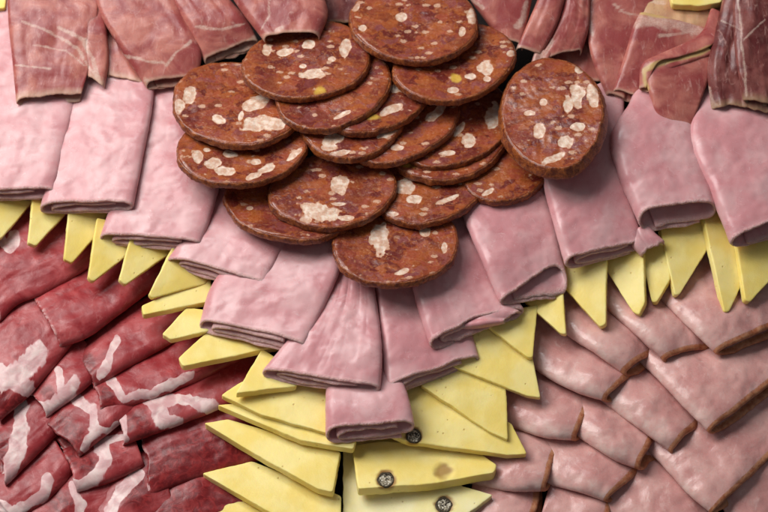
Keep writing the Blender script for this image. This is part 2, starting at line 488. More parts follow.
def mat_rind():
    t = NT('smoked_rind')
    a = t.noise(.3, 4, .6, .5); f = t.noise(1.5, 4, .65)
    col = t.mix(t.ramp(a, .35, .66), (.42, .135, .060), (.56, .25, .13))
    col = t.mix(t.ramp(t.math('ADD', t.G, t.ramp(f, .3, .7, -.2, .2)), -.10, .45), (.58, .31, .25), col)
    col = t.mix(t.ramp(f, .42, .25, 0, .4), col, (.20, .06, .025))
    t.bump([(a, .3), (f, .12)])
    return t.out(col, .36, .2, (1, .4, .2), .001, .45)

def mat_cheese(name='cheese_paste', c=(.85, .66, .18), d=(.89, .74, .29)):
    t = NT(name)
    big = t.noise(.06, 3, .5); fine = t.noise(.9, 5, .65); f2 = t.noise(3.2, 3, .6)
    col = t.mix(t.ramp(big, .35, .65), c, d)
    col = t.mix(t.ramp(fine, .60, .8, 0, .35), col, (.86, .76, .46))
    v = t.voro(.22, 'F1')
    pit = t.math('MULTIPLY', t.ramp(v, .13, .05), t.ramp(big, .48, .60))
    col = t.mix(t.math('MULTIPLY', pit, .6), col, (.55, .38, .10))
    col = t.mix(t.R, col, (.30, .13, .035))
    inv = t.math('SUBTRACT', 1.0, pit)
    t.bump([(inv, .25), (fine, .12), (f2, .05)])
    return t.out(col, t.ramp(fine, .3, .7, .36, .55), .45, (1, .72, .25), .0022, .38)

def mat_pepper():
    t = NT('cut_peppercorn')
    n = t.noise(.75, 3, .55, 1.2)
    col = t.mix(t.ramp(n, .42, .52), (.025, .018, .012), (.34, .29, .20))
    col = t.mix(t.ramp(n, .56, .64), col, (.78, .73, .62))
    t.bump([(n, .3)])
    return t.out(col, .55, 0, spec=.35)

def mat_husk():
    t = NT('peppercorn_husk')
    n = t.noise(1.6, 5, .7, .5)
    col = t.mix(t.ramp(n, .35, .65), (.020, .014, .008), (.10, .07, .035))
    t.bump([(n, .4)])
    return t.out(col, .5, 0, spec=.4)

def mat_board():
    t = NT('dark_slate')
    n = t.noise(.05, 5, .6); f = t.noise(.8, 5, .65)
    col = t.mix(t.ramp(n, .35, .65), (.006, .004, .004), (.016, .010, .009))
    t.bump([(n, .6), (f, .15)])
    return t.out(col, .7, 0, spec=.15)

M = dict(salami=mat_salami(), casing=mat_casing(), ham=mat_ham(), coppa=mat_coppa(),
         prosc=mat_prosciutto(), prosc_dark=mat_prosciutto('dark_dry_cured_meat', (.12, .022, .022), (.25, .080, .068), (.40, .26, .15)),
         tan=mat_prosciutto('amber_cured_fat', (.50, .25, .15), (.60, .36, .20), (.66, .50, .24)),
         loin=mat_loin(), rind=mat_rind(), cheese=mat_cheese(), cheese_pale=mat_cheese('pale_cheese_paste', (.86, .75, .34), (.89, .80, .46)),
         pepper=mat_pepper(), husk=mat_husk(), board=mat_board())

# ------------------------------------------------------------------ the setting
g = 1.2
nx = 60
gx_, gy_ = np.meshgrid(np.linspace(-g, g, nx), np.linspace(-g, g, nx))
Vg = np.stack([gx_.ravel(), gy_.ravel(), np.zeros(nx * nx)], 1)
ii = np.arange(nx * nx).reshape(nx, nx)
Fg = np.stack([ii[:-1, :-1].ravel(), ii[:-1, 1:].ravel(), ii[1:, 1:].ravel(), ii[1:, :-1].ravel()], 1)
floor = link_mesh('table_surface', Vg, Fg, M['board'])
floor['kind'] = 'structure'

# ------------------------------------------------------------------ builders
def roll_thing(name, cat, label, group, mat, st, sec='cfold', thick=2.2, seed=0, fat=None, fatw=2.0, dark=None, rind=None,
               rim=4.0, pale_side=0, subs=None, **kw):
    parts = [(st, sec, kw)] + list(subs or [])
    Vs, Fs, As, off = [], [], [], 0
    rowsl = []
    for q, (s_, sc_, k_) in enumerate(parts):
        T, B, VD, UE, a, b = roll_grid(s_, sc_, thick, seed + 31 * q, **k_)
        V, F, rows = grid_mesh(T, B)
        X, Y = photo_xy(V)
        A = np.zeros((len(V), 3))
        if fat: A[:, 0] = stroke_marks(X, Y, fat, seed, fatw)
        VD2 = np.concatenate([VD.ravel()] * 2); a2 = np.concatenate([a.ravel()] * 2); b2 = np.concatenate([b.ravel()] * 2)
        A[:, 1] = np.clip(1 - VD2 / rim, 0, 1)
        if pale_side:
            wpx = np.hypot(s_[0][0] - s_[0][3], s_[0][1] - s_[0][4])
            A[:, 2] = np.clip(1.0 - np.abs(a2 + .02) * wpx / pale_side + .3 * noise(X / 7, Y / 7, 0, seed), 0, 1) * (b2 > .3)
        elif dark: A[:, 2] = stroke_marks(X, Y, dark, seed + 7, fatw)
        Vs.append(V); Fs.append(F + off); As.append(A); rowsl.append(rows); off += len(V)
    V = np.vstack(Vs); F = np.vstack(Fs); A = np.vstack(As); rows = np.concatenate(rowsl)
    org = base_origin(V)
    if not rind:
        o = link_mesh(name, V, F, mat, None, A, org)
        return tag(o, label, cat, group)
    root = thing(name, org)
    tag(root, label, cat, group)
    k = rind
    for nm, m_, sel in (('meat', mat, rows >= k), ('rind', M['rind'], rows < k)):
        f = F[sel]; used = np.unique(f); re = np.full(len(V), -1); re[used] = np.arange(len(used))
        link_mesh(nm, V[used], re[f], m_, root, A[used], org)
    return root

def plane(px, py, z, gx, gy):
    """plane through the photo point at height z rising gx to the right and gy away from the viewer"""
    p0 = world(np.array([px]), np.array([py]), np.array([z]))[0]
    n = np.array([-gx, -gy, 1.0]); n /= np.linalg.norm(n)
    return p0, n

def slab_rings(ox, oy, cx, cy, z, gx, gy, t, profile, nr, top_fn=None, cup=0.0):
    p0, n = plane(cx, cy, z, gx, gy)
    O = on_plane(ox, oy, p0, n) / U
    c = p0 / U
    m = len(ox)
    R = O - c
    Rl = np.linalg.norm(R, axis=1, keepdims=True); out = R / Rl
    ins0 = profile[0][0]
    E = R - out * ins0
    rings = []
    for s in np.linspace(0, 1, nr + 1)[1:]:
        rings.append((c + E * s, s))
    Pr = [r for r, _ in rings]
    V = np.vstack([c[None]] + Pr)
    S_ = np.concatenate([[0]] + [np.full(m, s) for _, s in rings])
    lift = cup * S_ ** 2
    if top_fn is not None:
        X, Y = photo_xy(V * U)
        lift = lift + top_fn(X, Y, S_)
    V = V + n * lift[:, None]
    topn = 1 + nr * m
    side = []
    ang = np.arange(m)
    base_l = lift[-m:]
    for (ins, dep) in profile[1:]:
        side.append(c + R - out * ins - n * dep + n * (base_l * 0.9)[:, None])
    return V, side, out, n, c, m, nr, topn

def faces_disc(m, nr, start=0, flip=False):
    F = []
    k = np.arange(m); k1 = (k + 1) % m
    F += [(0 + start, 1 + a + start, 1 + b + start) for a, b in zip(k, k1)]
    for r in range(nr - 1):
        o = 1 + r * m + start
        F += [(o + a, o + m + a, o + m + b, o + b) for a, b in zip(k, k1)]
    if flip: F = [f[::-1] for f in F]
    return F

def faces_tube(m, rows, start=0, flip=False):
    F = []
    k = np.arange(m); k1 = (k + 1) % m
    for r in range(rows - 1):
        o = r * m + start
        F += [(o + a, o + m + a, o + m + b, o + b) for a, b in zip(k, k1)]
    if flip: F = [f[::-1] for f in F]
    return F

# order of rings seen from above: the outline runs so that flip=False faces outward for clockwise-in-picture outlines
SLOPE = 0.30
def salami(label, cx, cy, a, b, rot, level, marks=(), yellow=(), seed=0, t=7.8, gx=0.0, gy=None, cup=1.5, z=None, wide=0.0, group='salami slices piled in the middle'):
    gy_l = -SLOPE if gy is None else gy
    m = 300
    th = np.linspace(0, 2 * math.pi, m, endpoint=False)
    rr = 1 + .034 * noise(np.cos(th) * 1.5, np.sin(th) * 1.5, 0, seed) + .012 * noise(np.cos(th) * 6, np.sin(th) * 6, 0, seed + 1) + .004 * noise(np.cos(th) * 20, np.sin(th) * 20, 0, seed + 1)
    r0 = math.radians(rot)
    ex, ey = a * rr * np.cos(th), b * rr * np.sin(th)
    ox = cx + ex * math.cos(r0) - ey * math.sin(r0)
    oy = cy + ex * math.sin(r0) + ey * math.cos(r0)
    if z is None:
        yw = -(cy - 245) / math.cos(TILT)
        z = 84 + level * 8.6 - SLOPE * yw
    prof = [(1.6, 0.0)]
    tf = lambda X, Y, s: (2.6 * noise(X / 46, Y / 40, 0, seed + 40) + .55 * fbm(X / 16, Y / 16, 0, seed, 3) + .22 * noise(X / 4, Y / 4, 0, seed + 2)) * np.minimum(1, (1.02 - s) * 12 + .4) - .35 * sstep(.95, 1.0, s)
    V, side, out, n, c, m, nr, topn = slab_rings(ox, oy, cx, cy, z, gx, gy_l, t, prof, 52, tf, cup)
    X, Y = photo_xy(V * U)
    A = np.zeros((len(V), 3))
    if marks: A[:, 0] = ellipse_marks(X, Y, marks, seed)
    if yellow: A[:, 2] = ellipse_marks(X, Y, yellow, seed + 3)
    s_ = np.concatenate([[0], np.repeat(np.linspace(0, 1, nr + 1)[1:], m)])
    A[:, 1] = sstep(.90, 1.0, s_)
    org = c * U - n * t * U
    root = thing('salami_slice', org)
    tag(root, label, 'salami', group)
    rim = V[-m:]
    # meat: top face and under face in one closed shape just inside the casing
    low = rim - n * (t - 1.2)
    mids = [rim - n * (t * .5)]
    cen = V[0] - n * (t - 1.2)
    VV = np.vstack([V] + mids + [low, cen[None]])
    F = faces_disc(m, nr)
    F += faces_tube(m, 3, 1 + (nr - 1) * m)
    lo = 1 + (nr + 1) * m; ce = len(VV) - 1
    F += [(lo + k, ce, lo + (k + 1) % m) for k in range(m)]
    AA = np.zeros((len(VV), 3)); AA[:len(V)] = A
    F = fix_orient(VV, F)
    link_mesh('meat', VV * U, F, M['salami'], root, AA, org)
    # casing: a wrinkled band wrapped round the edge
    us = th * a
    rings = []
    for q, (ins, dep) in enumerate([(-.05, .04), (-.6, .12), (-1.2, .6), (-1.7, 1.6), (-2.0, 3.2), (-2.2, 5.0), (-2.3, 6.8), (-2.1, 8.2), (-1.2, 9.0), (.6, 9.3)]):
        d = dep * t / 9.0 if dep > 1 else dep
        wob = .55 * noise(us / 11, dep / 9.0, 0, seed + 5) + .38 * noise(us / 3.2, dep / 2.6, 0, seed + 6) + .2 * noise(us / 1.3, dep / 1.6, 0, seed + 8)
        edge = min(1.0, q / 2.0)
        rings.append(rim + out * ((-ins + wide * max(0, d) / t) + wob * edge)[:, None] - n * (d + 0.25 * wob * edge)[:, None])
    VC = np.vstack(rings)
    FC = faces_tube(m, len(rings))
    FC = fix_orient(VC, FC, V[0] - n * t / 2)
    link_mesh('casing', VC * U, FC, M['casing'], root, None, org)
    return root

def fix_orient(V, F, c=None):
    c = V.mean(0) if c is None else c
    s = 0.0
    Fa = [f for f in F]
    step = max(1, len(Fa) // 400)
    for f in Fa[::step]:
        p = V[list(f)]
        nn = np.cross(p[1] - p[0], p[2] - p[0])
        s += float(nn @ (p.mean(0) - c))
    return F if s > 0 else [tuple(f)[::-1] for f in F]

def cheese(label, pts, z, gx=0.0, gy=-0.15, t=8.0, seed=0, mat='cheese', group=None, pepper=(), stain=(), name='cheese_wedge', bev=1.3, wav=.6):
    pts = np.asarray(pts, float)
    seg = []
    for k in range(len(pts)):
        p, q = pts[k], pts[(k + 1) % len(pts)]
        d = np.hypot(*(q - p)); n_ = max(2, int(d / 1.4))
        tt = np.linspace(0, 1, n_, endpoint=False)
        seg.append(p + (q - p) * tt[:, None])
    O = np.vstack(seg)
    # soften the corners a little, then fray the cut
    for _ in range(2):
        O = .25 * np.roll(O, 1, 0) + .5 * O + .25 * np.roll(O, -1, 0)
    s = np.arange(len(O)) * 1.4
    ctr = pts.mean(0)
    x2 = O[:, 0]; y2 = O[:, 1]
    A_ = .5 * np.sum(x2 * np.roll(y2, -1) - np.roll(x2, -1) * y2)
    cx = np.sum((x2 + np.roll(x2, -1)) * (x2 * np.roll(y2, -1) - np.roll(x2, -1) * y2)) / (6 * A_)
    cy = np.sum((y2 + np.roll(y2, -1)) * (x2 * np.roll(y2, -1) - np.roll(x2, -1) * y2)) / (6 * A_)
    di = O - [cx, cy]; di /= np.linalg.norm(di, axis=1, keepdims=True)
    O = O + di * (.35 * noise(s / 14, 0.5, 0, seed) + .22 * noise(s / 3.0, 0.5, 0, seed + 1))[:, None]
    prof = [(bev, 0.0)]
    peps = list(pepper)
    def tf(X, Y, s_):
        h = wav * fbm(X / 30, Y / 30, 0, seed, 2) + .10 * noise(X / 5, Y / 5, 0, seed + 4)
        for (qx, qy, r) in peps:
            d = np.hypot((X - qx), (Y - qy)) / r
            h = h - 1.2 * sstep(1.25, .85, d)
        for (qx, qy, r) in stain:
            d = np.hypot((X - qx) / r, (Y - qy) / (r * .8))
            h = h - 1.6 * sstep(1.2, .5, d)
        return h
    nr = int(max(14, np.sqrt(abs(A_)) / 2.2))
    if peps or stain: nr = 40
    V, side, out, n, c, m, nr, topn = slab_rings(O[:, 0], O[:, 1], cx, cy, z, gx, gy, t, prof, nr, tf)
    rim = V[-m:]
    rings = []
    for (o_, d_) in [(.55, .18), (.85, .5), (1.0, 1.0), (1.0, t * .4), (1.0, t * .7), (1.0, t - 1), (.6, t - .2)]:
        wob = .30 * noise(s / 9, d_ / 6, 0, seed + 6) + .12 * noise(s / 2.5, d_ / 2.5, 0, seed + 7)
        rings.append(rim + out * (bev * o_ + wob * (d_ > .4))[:, None] - n * d_)
    cen = V[0] - n * t
    VV = np.vstack([V] + rings + [cen[None]])
    F = faces_disc(m, nr) + faces_tube(m, len(rings) + 1, 1 + (nr - 1) * m)
    lo = 1 + (nr + len(rings) - 1) * m; ce = len(VV) - 1
    F += [(lo + k, ce, lo + (k + 1) % m) for k in range(m)]
    F = fix_orient(VV, F)
    A = np.zeros((len(VV), 3))
    X, Y = photo_xy(VV * U)
    mk = np.zeros(len(VV))
    for (qx, qy, r) in peps:
        d = np.hypot(X - qx, Y - qy) / r + .15 * noise(X / 3, Y / 3, 0, 5)
        mk = np.maximum(mk, .9 * sstep(1.45, 1.0, d))
    for (qx, qy, r) in stain:
        d = np.hypot((X - qx) / r, (Y - qy) / (r * .85)) + .35 * noise(X / 5, Y / 5, 0, 8)
        mk = np.maximum(mk, .75 * sstep(1.15, .35, d))
    A[:, 0] = mk
    org = base_origin(VV * U)
    if not peps:
        o = link_mesh(name, VV * U, F, M[mat], None, A, org)
        return tag(o, label, 'cheese', group)
    root = thing(name, org); tag(root, label, 'cheese', group)
    link_mesh('paste', VV * U, F, M[mat], root, A, org)
    for q, (qx, qy, r) in enumerate(peps):
        p0, nn = plane(cx, cy, z, gx, gy)
        pc = on_plane(np.array([qx]), np.array([qy]), p0, nn)[0] / U
        pepper_mesh(pc, nn, r, seed + q, root, org)
    return root

def pepper_mesh(c, n, r, seed, root, org):
    """a peppercorn sliced through: dark wrinkled husk round a pale speckled heart"""
    e1 = np.cross(n, [0, 1, 0]); e1 /= np.linalg.norm(e1); e2 = np.cross(n, e1)
    m = 64; th = np.linspace(0, 2 * math.pi, m, endpoint=False)
    def ring(rad, h, sd, amp):
        w = rad * (1 + amp * noise(np.cos(th) * 2.2, np.sin(th) * 2.2, h, seed + sd))
        return c + (e1[None] * np.cos(th)[:, None] + e2[None] * np.sin(th)[:, None]) * w[:, None] + n * h
    hk = [ring(r * .74, -.3, 1, .14), ring(r * .80, .3, 1, .14), ring(r * .92, .5, 2, .16), ring(r * 1.0, .0, 3, .14), ring(r * 1.0, -1.6, 3, .08)]
    V = np.vstack(hk); F = fix_orient(V, faces_tube(m, 5), c)
    pc = link_mesh('peppercorn', V * U, F, M['husk'], root, None, org)
    rs = [c[None] - n * .2] + [ring(r * .77 * s, -.2 + .25 * math.sin(9 * s), 1, .14 * s) for s in (.15, .3, .45, .6, .75, .9, 1.0)]
    V = np.vstack(rs)
    rng = fbm(V[:, 0] / 1.6, V[:, 1] / 1.6, 0, seed, 3) * .30
    V = V + n * rng[:, None]
    F = fix_orient(V, faces_disc(m, 7), c - n * 5)
    h = link_mesh('kernel', V * U, F, M['pepper'], pc, None, org)
    h.location = (0, 0, 0)
    pc.location = (0, 0, 0)
    return pc

# ------------------------------------------------------------------ cheese
LW = 'cheese triangles sticking out under the boiled ham'
GL = dict(gx=-.30, gy=.05, t=8, group=LW)
cheese('cheese tip at the left edge, half under the leftmost boiled ham roll', [(-22, 200), (34, 200), (2, 238), (-22, 246)], 42, seed=1, **GL)
cheese('narrow cheese triangle between the two leftmost boiled ham rolls', [(33, 190), (80, 198), (36, 246), (28, 243)], 43, seed=2, **GL)
cheese('cheese triangle under the middle of the second ham roll from the left', [(70, 196), (112, 203), (99, 232), (72, 263), (64, 259)], 44, seed=3, **GL)
cheese('cheese triangle below the left corner of the third ham roll', [(97, 218), (150, 226), (136, 248), (93, 282), (88, 278)], 45, seed=4, **GL)
cheese('cheese triangle below the right half of the third ham roll', [(134, 224), (190, 235), (174, 251), (125, 285), (119, 280)], 46, seed=5, **GL)
cheese('blunt five-sided cheese piece tucked under the small left corner of the fourth ham roll', [(174, 244), (214, 256), (206, 284), (152, 298), (149, 294)], 48, seed=6, **GL)
cheese('flat pointed cheese sliver just below the blunt five-sided piece', [(210, 276), (214, 300), (143, 315), (141, 306)], 46, seed=7, gx=-.1, gy=-.2, t=9, group=LW)
cheese('cheese piece with its tip towards the dark red slices, left of the fifth ham roll', [(186, 308), (238, 312), (232, 326), (171, 339), (162, 334)], 46, seed=8, gx=-.1, gy=-.2, t=8, group=LW)
cheese('long low cheese triangle under the torn corner of the fifth ham roll', [(206, 333), (250, 322), (280, 346), (183, 366), (178, 358)], 46, seed=9, gx=-.05, gy=-.25, t=9, group=LW)
LS = 'large overlapping cheese slices at the bottom left'
cheese('lowest cheese slice at the bottom edge, only its pointed top showing', [(196, 503), (226, 490), (300, 520), (345, 560), (240, 560)], 20, gx=0, gy=-.18, t=9, seed=11, name='cheese_slice', group=LS)
cheese('second lowest cheese slice, its long top edge running down to the dark gap', [(202, 473), (252, 461), (341, 496), (341, 545), (300, 530)], 28, gx=0, gy=-.20, t=10, seed=12, name='cheese_slice', group=LS)
cheese('middle cheese slice with a thick square end standing by the dark gap', [(204, 423), (228, 419), (341, 452), (333, 492), (318, 489), (262, 458)], 36, gx=.0, gy=-.22, t=11, seed=13, name='cheese_slice', group=LS)
cheese('thin cheese strip lying right under the large top slice left of the small ham roll', [(217, 405), (260, 402), (357, 438), (353, 449), (300, 440)], 42, gx=0, gy=-.25, t=9, seed=14, name='cheese_slice', group=LS)
cheese('large top cheese slice lying against the left side of the small ham roll', [(221, 395), (242, 381), (345, 383), (345, 438), (262, 415)], 45, gx=0, gy=-.16, t=9, seed=15, name='cheese_slice', group=LS)
cheese('small steep cheese piece leaning below the left end of the sixth ham roll', [(236, 393), (262, 348), (300, 372), (296, 386)], 51, gx=-.05, gy=-.25, t=9, seed=16, name='cheese_slice', group=LS)
RS = 'large overlapping cheese slices at the bottom centre'
cheese('pale cheese slice at the bottom edge with one peppercorn, right of the dark gap', [(343, 424), (440, 428), (450, 455), (462, 486), (493, 495), (470, 512), (440, 545), (343, 545)], 22, gx=.05, gy=-.15, t=9, seed=17, mat='cheese_pale', name='cheese_slice', group=RS, pepper=[(444, 505, 8.0)])
cheese('thick cheese slice pointing right with one cut peppercorn and a brown hollow', [(352, 445), (380, 441), (470, 445), (497, 465), (494, 473), (430, 484), (358, 489)], 35, gx=0, gy=-.28, t=13, seed=18, name='cheese_slice', group=RS, pepper=[(386, 480, 8.2)], stain=[(444, 471, 10.5)])
cheese('long cheese triangle under the small ham roll with its tip on the smoked loin', [(376, 378), (430, 384), (512, 424), (527, 454), (508, 455), (405, 441), (380, 430)], 41, gx=-.06, gy=-.12, t=9, seed=19, name='cheese_slice', group=RS, pepper=[(414, 436, 7.5)])
cheese('cheese slice with a straight right edge below the seventh ham roll', [(420, 385), (462, 360), (506, 377), (508, 440), (490, 432)], 44, gx=-.05, gy=-.05, t=8, seed=20, name='cheese_slice', group=RS)
cheese('large cheese slice with a sharp point over the smoked loin, below the eighth ham roll', [(452, 366), (480, 325), (530, 345), (541, 398), (528, 396)], 47, gx=-.05, gy=-.02, t=7, seed=21, name='cheese_slice', group=RS)
cheese('small cheese triangle lying on the sharply pointed slice, right of the eighth ham roll', [(478, 318), (538, 304), (533, 358), (528, 358)], 53, gx=-.05, gy=-.02, t=6, seed=22, name='cheese_slice', group=RS)
RW = 'cheese triangles along the right row of boiled ham'
GR = dict(gx=.20, gy=.0, t=8, group=RW)
cheese('small cheese triangle between the ninth ham roll and the smoked loin', [(514, 292), (562, 278), (566, 334), (561, 334)], 53, seed=23, **GR)
cheese('broad cheese triangle with a vertical right edge, below the tenth ham roll', [(537, 258), (607, 248), (606, 324), (600, 327)], 53, seed=24, **GR)
cheese('cheese triangle beside the broad one, under the torn ham scrap', [(591, 246), (643, 240), (645, 302), (639, 315), (633, 312)], 52, gx=.35, gy=0, t=9, seed=25, group=RW)
cheese('narrow short cheese triangle right below the torn ham scrap', [(637, 238), (670, 238), (670, 280), (657, 302), (652, 302)], 51, gx=.15, gy=0, t=9, seed=26, group=RW)
cheese('cheese triangle below the open end of the wide ham roll', [(660, 228), (720, 206), (710, 246), (680, 294), (675, 295)], 52, gx=-.15, gy=0, t=9, seed=27, group=RW)
cheese('longest cheese triangle, hanging left of the rightmost ham roll', [(701, 206), (744, 216), (743, 282), (729, 312), (724, 312)], 54, gx=-.25, gy=0, t=9, seed=28, group=RW)
cheese('cheese triangle at the right edge under the rightmost ham roll', [(734, 226), (792, 216), (782, 268), (750, 302), (745, 300)], 54, gx=-.22, gy=0, t=9, seed=29, group=RW)
cheese('yellow cheese block peeping out behind the ham at the top edge', [(665, -30), (730, -30), (722, 2), (700, 6), (672, 4)], 82, gx=0, gy=-.1, t=10, seed=30, name='cheese_slice')
cheese('tiny cheese corner at the top left edge of the picture', [(-30, -30), (9, -30), (5, 8), (-30, 6)], 60, gx=0, gy=-.1, t=10, seed=31, name='cheese_slice')

# ------------------------------------------------------------------ dark red cured neck slices, bottom left
def K(label, st, fat=None, dark=None, seed=0, sec='cfoldr', **kw):
    k = dict(thick=2.0, jag=2.2, bumpy=1.4, crease=.5, ext=3.5, rim=3)
    k.update(kw)
    st = [(Lx + .18 * (Lx - Rx), Ly + .18 * (Ly - Ry), max(1, zL - 4), Rx, Ry, zR, H * 1.3) for (Lx, Ly, zL, Rx, Ry, zR, H) in st]
    fat = [(p, w * 1.1) for p, w in fat] if fat else None
    return roll_thing('cured_neck_slice', 'cured meat', label, 'dark red cured neck slices at the lower left', M['coppa'], st, sec, seed=seed, fat=fat, dark=dark, **k)
K('dark red slice at the left edge right under the first two cheese tips', [(-16, 226, 10, 0, 322, 20, 12), (12, 218, 10, 18, 304, 22, 11), (45, 210, 8, 48, 292, 20, 11), (85, 205, 6, 95, 264, 14, 10), (120, 200, 4, 130, 240, 10, 9)], seed=41, fat=[([(-5, 236), (8, 248), (14, 236)], 5.0)])
K('smooth plain dark red folded slice below the third and fourth cheese tips', [(37, 300, 14, 62, 346, 24, 13), (62, 285, 12, 86, 338, 24, 13), (92, 272, 8, 120, 314, 20, 11), (125, 255, 6, 155, 288, 14, 10), (160, 240, 4, 185, 268, 10, 9)], seed=42)
K('dark folded slice with a fat streak beside its ragged tip, above the long pale-striped ones', [(80, 358, 10, 98, 387, 20, 11), (108, 330, 8, 124, 370, 20, 11), (145, 308, 6, 168, 345, 16, 10), (185, 285, 4, 205, 318, 10, 9)], seed=43, fat=[([(118, 338), (100, 376)], 4.0)], dark=[([(88, 360), (92, 378)], 8.8)])
K('long slice with one thin fat stripe, just below the two flat cheese slivers', [(95, 384, 12, 104, 412, 20, 11), (125, 368, 10, 138, 404, 20, 11), (175, 345, 6, 192, 384, 16, 10), (235, 322, 4, 252, 356, 10, 9)], seed=44, fat=[([(112, 384), (124, 398), (150, 394), (190, 376)], 5.0)], dark=[([(106, 392), (110, 402)], 10.0)])
K('long slice with a broad white fat patch near its tip, just above the darkest slice', [(117, 413, 12, 126, 444, 20, 11), (150, 396, 8, 166, 430, 19, 11), (200, 374, 6, 218, 410, 16, 10), (262, 345, 4, 280, 382, 10, 9)], seed=45, fat=[([(147, 400), (160, 405), (163, 420), (175, 424)], 7.5), ([(160, 402), (190, 400), (212, 407)], 5.6), ([(122, 416), (125, 438)], 3.1)], dark=[([(132, 418), (145, 428)], 12.5)])
K('darkest, nearly fat-free slice lying beside the middle cheese slice', [(143, 436, 4, 152, 496, 9, 11), (165, 424, 4, 180, 484, 9, 11), (205, 405, 2, 225, 470, 5, 10), (255, 390, 2, 275, 455, 4, 9)], seed=46, fat=[([(142, 470), (146, 490)], 2.8)], dark=[([(160, 470), (240, 440)], 27.5)])
K('slice at the left edge with a wide white fat blotch and a dark red corner', [(-28, 352, 12, 2, 418, 24, 13), (2, 312, 12, 32, 392, 22, 12), (33, 284, 10, 66, 352, 18, 11), (62, 262, 6, 92, 322, 12, 10)], seed=47, fat=[([(-5, 375), (18, 380), (36, 356)], 11.2), ([(20, 382), (28, 390)], 7.5)], dark=[([(2, 398), (12, 404)], 15.0)])
K('small slice with a white fatty tip between the blotched slice and the long ones', [(32, 396, 12, 48, 416, 20, 10), (56, 358, 10, 84, 390, 20, 11), (78, 335, 6, 108, 368, 12, 10)], seed=48, fat=[([(36, 412), (55, 408), (72, 385)], 7.5), ([(58, 370), (62, 392)], 3.1)], dark=[([(46, 392), (52, 398)], 6.2)])
K('ragged slice with a forked fat pattern, right below the small white-tipped one', [(46, 422, 12, 80, 456, 20, 11), (80, 392, 8, 120, 424, 18, 11), (108, 372, 6, 145, 402, 12, 10)], seed=49, fat=[([(78, 398), (92, 412), (96, 432), (84, 448)], 6.2), ([(92, 428), (112, 432), (118, 424)], 3.8)], dark=[([(56, 424), (72, 440)], 15.0)])
K('narrow slice at the left edge with a slanting white fat band', [(-12, 428, 10, 8, 484, 20, 12), (16, 405, 8, 38, 454, 16, 11), (44, 385, 6, 66, 425, 10, 10)], seed=50, fat=[([(22, 408), (18, 440), (8, 476)], 7.5)], dark=[([(2, 440), (8, 462)], 11.2)])
K('slice with a white fat corner just left of the darkest slice', [(66, 454, 8, 78, 492, 16, 11), (96, 440, 6, 112, 482, 14, 11), (130, 425, 4, 145, 466, 10, 10)], seed=51, fat=[([(100, 444), (105, 460), (92, 480), (72, 486)], 6.2), ([(105, 440), (128, 436)], 3.8)], dark=[([(78, 458), (90, 466)], 11.2)])
K('pale pinkish slice by the left edge with a scattered fat rim along its low side', [(-16, 488, 6, 16, 520, 14, 11), (20, 460, 6, 50, 498, 14, 11), (52, 435, 4, 74, 472, 8, 10)], seed=52, fat=[([(0, 504), (10, 514), (45, 494), (46, 476)], 5.0)])
K('dark slice crossing the bottom edge left of the fat-edged one', [(28, 505, 2, 42, 545, 8, 11), (66, 478, 2, 76, 530, 8, 11), (105, 462, 2, 118, 515, 4, 10)], seed=53, fat=[([(72, 486), (80, 505), (78, 520)], 5.0)], dark=[([(60, 512), (64, 500)], 10.0)])
K('slice at the bottom edge outlined by a curved white fat rim', [(98, 500, 2, 108, 545, 8, 11), (122, 472, 4, 134, 525, 8, 11), (160, 455, 2, 175, 510, 4, 10)], seed=54, fat=[([(112, 512), (122, 490), (138, 475)], 6.2), ([(92, 490), (90, 512)], 5.0)], dark=[([(135, 495), (150, 485)], 17.5)])
K('dark slice at the bottom edge beside the lowest cheese slice', [(150, 500, 2, 158, 548, 4, 11), (185, 475, 2, 196, 530, 4, 11), (235, 470, 2, 250, 525, 2, 8)], seed=55, dark=[([(160, 500), (220, 500)], 20.0)])
K('dim pink piece deep between the first and second dark red slices', [(-5, 300, 2, 5, 345, 2, 8), (35, 270, 2, 50, 320, 2, 8), (80, 240, 2, 100, 290, 2, 8)], seed=56)

# ------------------------------------------------------------------ smoked loin, lower right
def Lo(label, st, seed=0, fat=None, rind=4, **kw):
    k = dict(thick=3.8, jag=1.0, bumpy=1.8, crease=.25, ext=5.0, rim=6, pale_side=10, bow=-3.5 + 3.0 * float(noise(seed * 1.7, .5)), curlend=4.5)
    k.update(kw)
    st = [(Lx, Ly, zL, Rx + .14 * (Rx - Lx), Ry + .14 * (Ry - Ly), max(1, zR - 4), H * 1.3) for (Lx, Ly, zL, Rx, Ry, zR, H) in st]
    st = [(s[0], s[1], s[2] + (7 if k < 2 else 2)) + s[3:] for k, s in enumerate(st)]
    return roll_thing('smoked_loin_slice', 'smoked meat', label, 'folded smoked loin slices at the lower right', M['loin'], st, 'lip', seed=seed, fat=fat, rind=rind, **k)
Lo('small dim loin piece curled behind the right-hand end of the stepped middle row', [(642, 466, 3, 672, 450, 2, 9), (618, 452, 2, 655, 425, 2, 8)], seed=78)
Lo('loin slice crossing the bottom edge right of the cheese with the peppercorn', [(529, 530, 2, 534, 488, 2, 11), (500, 530, 2, 505, 480, 2, 11), (465, 525, 2, 475, 470, 2, 9)], seed=67)
Lo('short loin slice with a wide brown curled end, just below the long cheese triangle', [(543, 489, 11, 556, 440, 3, 13), (515, 490, 11, 525, 428, 2, 12), (480, 484, 7, 488, 420, 2, 10), (450, 475, 3, 460, 410, 2, 8)], seed=66)
Lo('low loin slice at the bottom edge, two slices right of the cheese', [(600, 535, 2, 608, 492, 2, 11), (575, 530, 2, 582, 475, 2, 11), (540, 520, 2, 555, 465, 2, 10)], seed=73)
